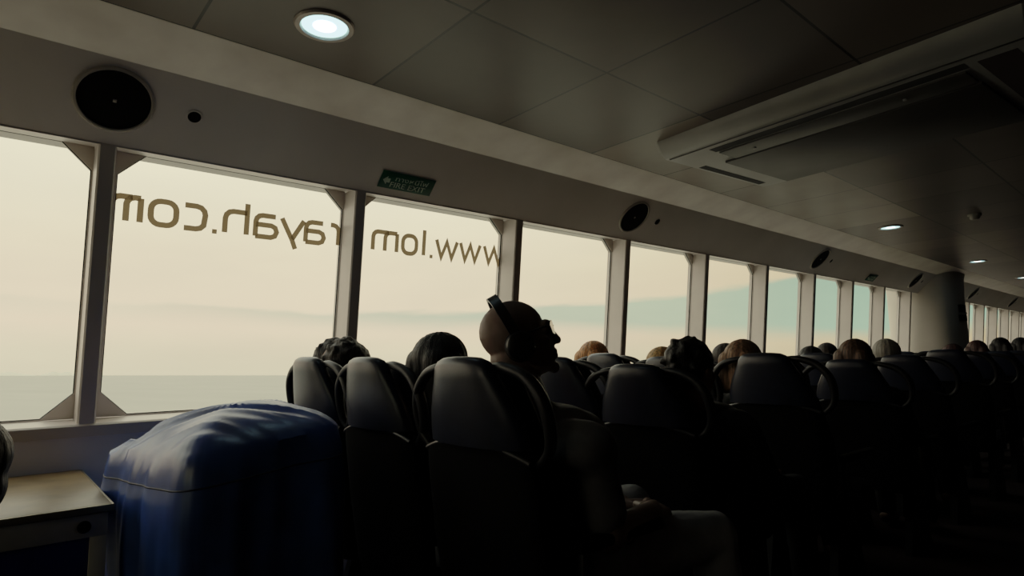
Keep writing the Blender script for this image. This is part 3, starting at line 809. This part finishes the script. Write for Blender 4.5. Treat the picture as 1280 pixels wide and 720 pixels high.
# short stubble beard along the jaw is left to the skin; headphones and sunglasses are separate things
manw = Matrix.Translation((MX, MY, 0))
hph = thing('headphones', 'black over-ear headphones worn by the bald man', 'headphones', manw @ hp_(0, 0, 0))
HL = Matrix.Translation(-hph.location) @ manw @ HR
tiltb = math.radians(15)      # band leans back over the crown
bdir = V((0, -math.sin(tiltb), math.cos(tiltb)))
bm = bmesh.new()
ear = V((0, -.004, -.018))
A = []
for i in range(33):
    a = PI * i / 32
    rad_x, rad_y = .094, .152
    A.append(ear + V((math.cos(a) * rad_x, 0, 0)) + bdir * math.sin(a) ** .8 * rad_y)
wv = V((1, 0, 0)).cross(bdir).normalized()
rings = []
for i, p in enumerate(A):
    tdir = (A[min(i + 1, 32)] - A[max(i - 1, 0)]).normalized(); nrm = tdir.cross(wv).normalized()
    rings.append([HL @ (p + wv * .014 + nrm * .005), HL @ (p - wv * .014 + nrm * .005), HL @ (p - wv * .014 - nrm * .005), HL @ (p + wv * .014 - nrm * .005)])
ring_loft(bm, rings); obj('headband', bm, M['hp'], hph)
for s in (-1, 1):
    m4 = HL @ Matrix.Translation(ear + V((s * .080, -.004, 0))) @ Matrix.Rotation(s * PI / 2, 4, 'Y')
    bm = bmesh.new(); add_lathe(bm, [(0, .030), (.026, .030), (.036, .025), (.040, .014), (.040, .006)], m4, 32); obj('ear_cup', bm, M['hp'], hph)
    bm = bmesh.new(); add_lathe(bm, [(.038, .006), (.042, 0.0), (.040, -.008), (.026, -.010), (.02, -.004)], m4, 32); obj('ear_cushion', bm, M['hp_pad'], hph)
sg = thing('sunglasses', 'dark sunglasses on the face of the bald man', 'sunglasses', manw @ hp_(0, .09, .01))
HG = Matrix.Translation(-sg.location) @ manw @ HR
for s in (-1, 1):
    bm = bmesh.new(); rings = []
    for dy in (0.0, .004):
        rings.append([HG @ V((s * .033 + .027 * math.copysign(abs(math.cos(a)) ** .7, math.cos(a)), .102 + dy - 5.0 * (s * .033 + .027 * math.cos(a)) ** 2, .009 + .020 * math.copysign(abs(math.sin(a)) ** .7, math.sin(a)))) for a in [2 * PI * i / 24 for i in range(24)]])
    ring_loft(bm, rings); obj('lens', bm, M['lens'], sg)
    bm = bmesh.new(); add_tube(bm, [HG @ V(p) for p in ((s * .058, .086, .014), (s * .074, .075, .016), (s * .081, .02, .012), (s * .083, -.005, .008))], .003, 8); obj('temple', bm, M['hp'], sg)
bm = bmesh.new(); add_tube(bm, [HG @ V(p) for p in ((-.014, .101, .012), (-.005, .105, .013), (.005, .105, .013), (.014, .101, .012))], .003, 8); obj('bridge', bm, M['hp'], sg)

# ------------------------------------------------------------------ blue tarp over a trolley
def tarp():
    C4 = [V((.385, .330)), V((.925, .405)), V((.945, .840)), V((.385, .850))]
    Z4 = [.836, .856, .915, .955]
    def per(t):          # rounded quad perimeter, t in 0..4
        i = int(t) % 4; f = t - int(t)
        p = C4[i].lerp(C4[(i + 1) % 4], f); z = Z4[i] * (1 - f) + Z4[(i + 1) % 4] * f
        return p, z
    cen = sum(C4, V((0, 0))) / 4; zc = .950
    N = 200; rings = []
    def ringpt(k, s):    # s: 0 centre .. 1 edge
        t = 4 * k / N; p, z = per(t)
        # round the corners
        p2 = V((0, 0)); z2 = 0
        for d in (-.12, -.06, 0, .06, .12):
            q, zz = per((t + d) % 4); p2 += q; z2 += zz
        p = p2 / 5; z = z2 / 5
        return cen.lerp(p, s), zc * (1 - s ** 1.9) + z * s ** 1.9
    def fold_at(x, y):
        u = (x - .945) * .70 + (y - .84) * .71; w = (x - .945) * -.71 + (y - .84) * .70     # along / across the pull towards the far corner
        n = noise.noise(V((w * 19 + .6 * noise.noise(V((u * 3, w * 3, 1))), u * 1.6, 3)))
        return .034 * (.25 - abs(n)) * min(1, abs(u) * 4 + .15)
    for s in [.02] + [i / 22 for i in range(1, 23)]:
        r = []
        for k in range(N):
            p, z = ringpt(k, s)
            dz = .010 * noise.noise(V((p.x * 4, p.y * 4, 0))) + fold_at(p.x, p.y)
            dz -= .030 * s ** 8
            tt = 4 * k / N; tt = tt - 4 if tt > 2 else tt
            dz -= .085 * math.exp(-((tt + .34) / .24) ** 2) * math.exp(-((s - .84) / .09) ** 2)
            dz += .030 * math.exp(-((tt + .05) / .30) ** 2) * math.exp(-((s - 1.0) / .05) ** 2)
            r.append((p.x, p.y, z + dz))
        rings.append(r)
    for j in range(1, 34):
        d = j / 33; r = []
        for k in range(N):
            p, z = ringpt(k, 1.0); out = (p - cen).normalized()
            zz = (z - .030) * (1 - d) + .03 * d
            amp = .010 + .030 * min(1, d * 1.6)
            w = amp * noise.noise(V((p.x * 9, p.y * 9, zz * 1.5))) + .010 * noise.noise(V((p.x * 22, p.y * 22, zz * 4)))
            bul = .020 * math.sin(min(1, d * 5) * PI / 2)
            t = 4 * k / N
            fold = .045 * math.exp(-((t if t < 2 else t - 4) / .22) ** 2) * math.exp(-((d - .12) / .25) ** 2)
            q = p + out * (bul + w + fold)
            hem = .003 * math.exp(-((d - .055) / .012) ** 2)
            q += out * hem
            r.append((q.x, q.y, zz + (.035 * math.exp(-((t if t < 2 else t - 4) / .16) ** 2) * math.exp(-(d / .06) ** 2))))
        rings.append(r)
    t = thing('covered_trolley', 'trolley under a creased blue vinyl cover between the bench and the nearest seats', 'trolley', (.66, .6, 0))
    off = V((-.66, -.6, 0))
    bm = bmesh.new(); ring_loft(bm, [[V(p) + off for p in r] for r in rings])
    cv = obj('vinyl_cover', bm, M['tarp'], t)
    # piped hem along the top edge of the cover
    bm = bmesh.new(); src = rings[23 + 2]
    add_tube(bm, [V(p) + off for p in src[::2]], .0028, 6, closed=True); obj('piped_hem', bm, M['tarp_dark'], cv)
    for x, y in ((.46, .42), (.86, .46), (.46, .76), (.86, .76)):
        bm = bmesh.new(); add_lathe(bm, [(0, -.012), (.02, -.012), (.024, -.008), (.024, .008), (.02, .012), (0, .012)], Matrix.Translation(V((x, y, .024)) + off) @ Matrix.Rotation(PI / 2, 4, 'Y'), 20); obj('wheel', bm, M['rubber'], t)
tarp()

# ------------------------------------------------------------------ bench box at the left
t = thing('storage_bench', 'low storage box with tan wood top and dark blue front, under the leftmost window', 'storage box', (.27, -.45, 0))
off = V((-.27, .45, 0))
bx0, bx1, by0, by1, bz = XS + .022, .648, -1.2, .290, .702
bm = bmesh.new(); add_box(bm, V((bx0, by0, bz - .022)) + off, V((bx1, by1, bz)) + off, .003); obj('top', bm, M['wood_top'], t)
bm = bmesh.new(); add_box(bm, V((bx1 - .001, by0, bz - .020)) + off, V((bx1 + .006, by1 + .002, bz - .001)) + off, .002); add_box(bm, V((bx0, by1, bz - .020)) + off, V((bx1 + .006, by1 + .006, bz - .001)) + off, .002); obj('metal_edge', bm, M['bench_edge'], t)
bm = bmesh.new(); add_box(bm, V((bx0, by0, 0)) + off, V((bx1 - .03, by1 - .012, bz - .022)) + off, .003); obj('body', bm, M['bench_frame'], t)
bm = bmesh.new()
for lo, hi in (((by0, bz - .085), (by1 - .006, bz - .024)), ((by1 - .045, 0), (by1 - .006, bz - .085)), ((by0, 0), (by0 + .045, bz - .085)), ((by0 + .045, 0), (by1 - .045, .06))):
    add_box(bm, V((bx1 - .03, lo[0], lo[1])) + off, V((bx1 - .006, hi[0], hi[1])) + off, .002)
obj('front_frame', bm, M['bench_frame'], t)
bm = bmesh.new(); add_box(bm, V((bx1 - .03, by0 + .045, .06)) + off, V((bx1 - .016, by1 - .045, bz - .085)) + off, .002); obj('front_panel', bm, M['bench_panel'], t)
bm = bmesh.new(); add_lathe(bm, [(.016, 0), (.016, .006), (.010, .009), (0, .009)], Matrix.Translation(V((bx1 - .006, by1 - .06, bz - .055)) + off) @ Matrix.Rotation(PI / 2, 4, 'Y'), 20); obj('lock', bm, M['black'], t)

# ------------------------------------------------------------------ sea, island
NS = (U_ + F_ * 0.1448).normalized()           # sea normal: the hull is trimmed slightly relative to the water
q = NS.to_track_quat('Z', 'Y').to_matrix().to_4x4(); q.translation = V((2.7, 0, 1.08)) - NS * 6.5
bm = bmesh.new(); bmesh.ops.create_grid(bm, x_segments=8, y_segments=8, size=30000)
sea = struct('sea', bm, M['sea'], smooth=False); sea.matrix_world = q
def island(px0, px1, dist, h, lab):
    def dirp(px): 
        d = F_ + R_ * ((px - 640) / 752.96) - U_ * (109 / 752.96); return d.normalized()
    a = V((2.7, 0, 1.08)) + dirp(px0) * dist; b = V((2.7, 0, 1.08)) + dirp(px1) * dist
    bm = bmesh.new(); n = 40; back = ((a + b) / 2 - V((2.7, 0, 1.08))).normalized() * 400
    fr, tp, bk = [], [], []
    for i in range(n + 1):
        f = i / n; p = a.lerp(b, f) - NS * 6
        z = h * (math.sin(PI * f) ** .7) * (.65 + .5 * noise.noise(V((f * 5 + px0, 1, 0)))) + .5
        fr.append(bm.verts.new(p)); tp.append(bm.verts.new(p + NS * (z + 6) + back * .5)); bk.append(bm.verts.new(p + back))
    for i in range(n):
        bm.faces.new((fr[i], fr[i + 1], tp[i + 1], tp[i])); bm.faces.new((tp[i], tp[i + 1], bk[i + 1], bk[i]))
    tag(obj('island', bm, M['island']), lab, 'island', kind='structure')
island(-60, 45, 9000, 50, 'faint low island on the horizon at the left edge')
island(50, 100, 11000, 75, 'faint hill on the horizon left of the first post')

# ------------------------------------------------------------------ sky
W = bpy.data.worlds.new('overcast_sky'); S.world = W; W.use_nodes = True
nt = W.node_tree; N = nt.nodes; L = nt.links
bg = N['Background']
geo = N.new('ShaderNodeTexCoord')
def vm(op, a, b=None):
    n = N.new('ShaderNodeVectorMath'); n.operation = op
    if hasattr(a, 'links'): L.new(a, n.inputs[0])
    else: n.inputs[0].default_value = a
    if b is not None:
        if hasattr(b, 'links'): L.new(b, n.inputs[1])
        else: n.inputs[1].default_value = b
    return n
def mt(op, a, b=None, c=None):
    n = N.new('ShaderNodeMath'); n.operation = op
    for i, v in enumerate((a, b, c)):
        if v is None: continue
        if hasattr(v, 'links'): L.new(v, n.inputs[i])
        else: n.inputs[i].default_value = v
    return n.outputs[0]
def ramp(fac, stops):
    n = N.new('ShaderNodeValToRGB'); L.new(fac, n.inputs[0]); cr = n.color_ramp
    while len(cr.elements) < len(stops): cr.elements.new(.5)
    for e, (p, c) in zip(cr.elements, stops): e.position = p; e.color = (*c, 1) if len(c) == 3 else c
    return n.outputs[0]
def mixc(f, a, b, mode='MIX'):
    n = N.new('ShaderNodeMixRGB'); n.blend_type = mode
    for i, v in zip(('Fac', 'Color1', 'Color2'), (f, a, b)):
        if hasattr(v, 'links'): L.new(v, n.inputs[i])
        elif isinstance(v, tuple): n.inputs[i].default_value = (*v, 1)
        else: n.inputs[i].default_value = v
    return n.outputs[0]
dirv = geo.outputs['Generated']
el_ = mt('ARCSINE', vm('DOT_PRODUCT', dirv, tuple(NS)).outputs['Value'])
sx = N.new('ShaderNodeSeparateXYZ'); L.new(dirv, sx.inputs[0])
az = mt('ARCTAN2', mt('MULTIPLY', sx.outputs['X'], -1.0), sx.outputs['Y'])    # radians left of the bow
nz = N.new('ShaderNodeTexNoise'); nz.inputs['Scale'].default_value = 3.0; nz.inputs['Detail'].default_value = 5; nz.inputs['Roughness'].default_value = .55
mp = N.new('ShaderNodeMapping'); mp.inputs['Scale'].default_value = (1, 1, 4.5); L.new(dirv, mp.inputs['Vector']); L.new(mp.outputs[0], nz.inputs['Vector'])
def lin(r, g, b):
    f = lambda c: ((c / 255 + .055) / 1.055) ** 2.4 if c > 10 else c / 255 / 12.92
    return tuple(f(c) / (1 - k * f(c)) for c, k in zip((r, g, b), KA))
# elevation gradient, 0..0.6 rad mapped to 0..1
efac = mt('DIVIDE', el_, 0.6)
base = ramp(efac, [(0.0, lin(214, 208, 186)), (0.05, lin(217, 210, 188)), (0.12, lin(224, 213, 192)), (0.3, lin(226, 218, 196)), (0.55, lin(230, 226, 206)), (1.0, lin(232, 229, 211))])
# forward part of the sky is dimmer and yellower
fw = ramp(mt('DIVIDE', az, 1.5708), [(0.16, (.56, .51, .38)), (0.30, (.74, .70, .60)), (0.48, (.90, .885, .83)), (0.62, (.97, .96, .94)), (1.0, (1, 1, 1))])
base = mixc(1.0, base, fw, 'MULTIPLY')
# teal gap in the clouds, widening towards the bow
wob = mt('MULTIPLY', mt('SUBTRACT', nz.outputs['Fac'], .5), .05)
e2 = mt('ADD', el_, wob)
azf = mt('DIVIDE', az, 1.5708)
hi = N.new('ShaderNodeMapRange'); L.new(azf, hi.inputs[0]); hi.inputs[1].default_value = .2; hi.inputs[2].default_value = .62; hi.inputs[3].default_value = .150; hi.inputs[4].default_value = .102
lo = N.new('ShaderNodeMapRange'); L.new(azf, lo.inputs[0]); lo.inputs[1].default_value = .2; lo.inputs[2].default_value = .7; lo.inputs[3].default_value = .060; lo.inputs[4].default_value = .080
def sstep(v, a, b):
    n = N.new('ShaderNodeMapRange'); n.interpolation_type = 'SMOOTHSTEP'; L.new(v, n.inputs[0]); n.inputs[1].default_value = a; n.inputs[2].default_value = b; return n.outputs[0]
m1 = sstep(mt('SUBTRACT', hi.outputs[0], e2), -.004, .006); m2 = sstep(mt('SUBTRACT', e2, lo.outputs[0]), -.012, .022)
fade = ramp(azf, [(0.22, (.9, .9, .9)), (0.36, (.72, .72, .72)), (0.50, (.66, .66, .66)), (0.66, (.62, .62, .62)), (0.78, (.42, .42, .42)), (0.95, (.12, .12, .12))])
mask = mt('MULTIPLY', mt('MULTIPLY', m1, m2), fade)
sky = mixc(mask, base, lin(164, 190, 172))
# soft cloud mottling
mot = ramp(nz.outputs['Fac'], [(.3, (.90, .90, .91)), (.7, (1.06, 1.06, 1.04))])
sky = mixc(.8, sky, mot, 'MULTIPLY')
# below the horizon: same tone as the water
L.new(sky, bg.inputs['Color']); bg.inputs['Strength'].default_value = 1.0

# ------------------------------------------------------------------ render look
S.view_settings.view_transform = 'Standard'
S.view_settings.look = 'None'
S.view_settings.exposure = 0.0
S.view_settings.gamma = 1.0
# soft film-like shoulder (and a slight toe) so that the bright sky and the dim cabin share one exposure
S.view_settings.use_curve_mapping = True
cm = S.view_settings.curve_mapping
WL = 5.0
cm.white_level = (WL, WL, WL)
def film(x, k): return x / (1 + k * x) + (.13 * min(1, max(0, (x - 2.2) / 2.6)) if k > 1 else 0)
xs_ = [.003, .008, .016, .03, .05, .08, .12, .17, .23, .31, .40, .50, .62, .75, .88]
def toe(y): return y * (1 - .62 * math.exp(-y / .030))
for ch in range(3):
    cv = cm.curves[ch]
    for x in xs_: cv.points.new(x, toe(film(x * WL, KA[ch])))
    cv.points[0].location = (0, 0); cv.points[len(cv.points) - 1].location = (1.0, film(WL, KA[ch]))
    for p in cv.points: p.handle_type = 'VECTOR'
cm.update()
S.cycles.use_denoising = True
S.cycles.max_bounces = 8
S.cycles.diffuse_bounces = 4
S.cycles.sample_clamp_indirect = 4.0
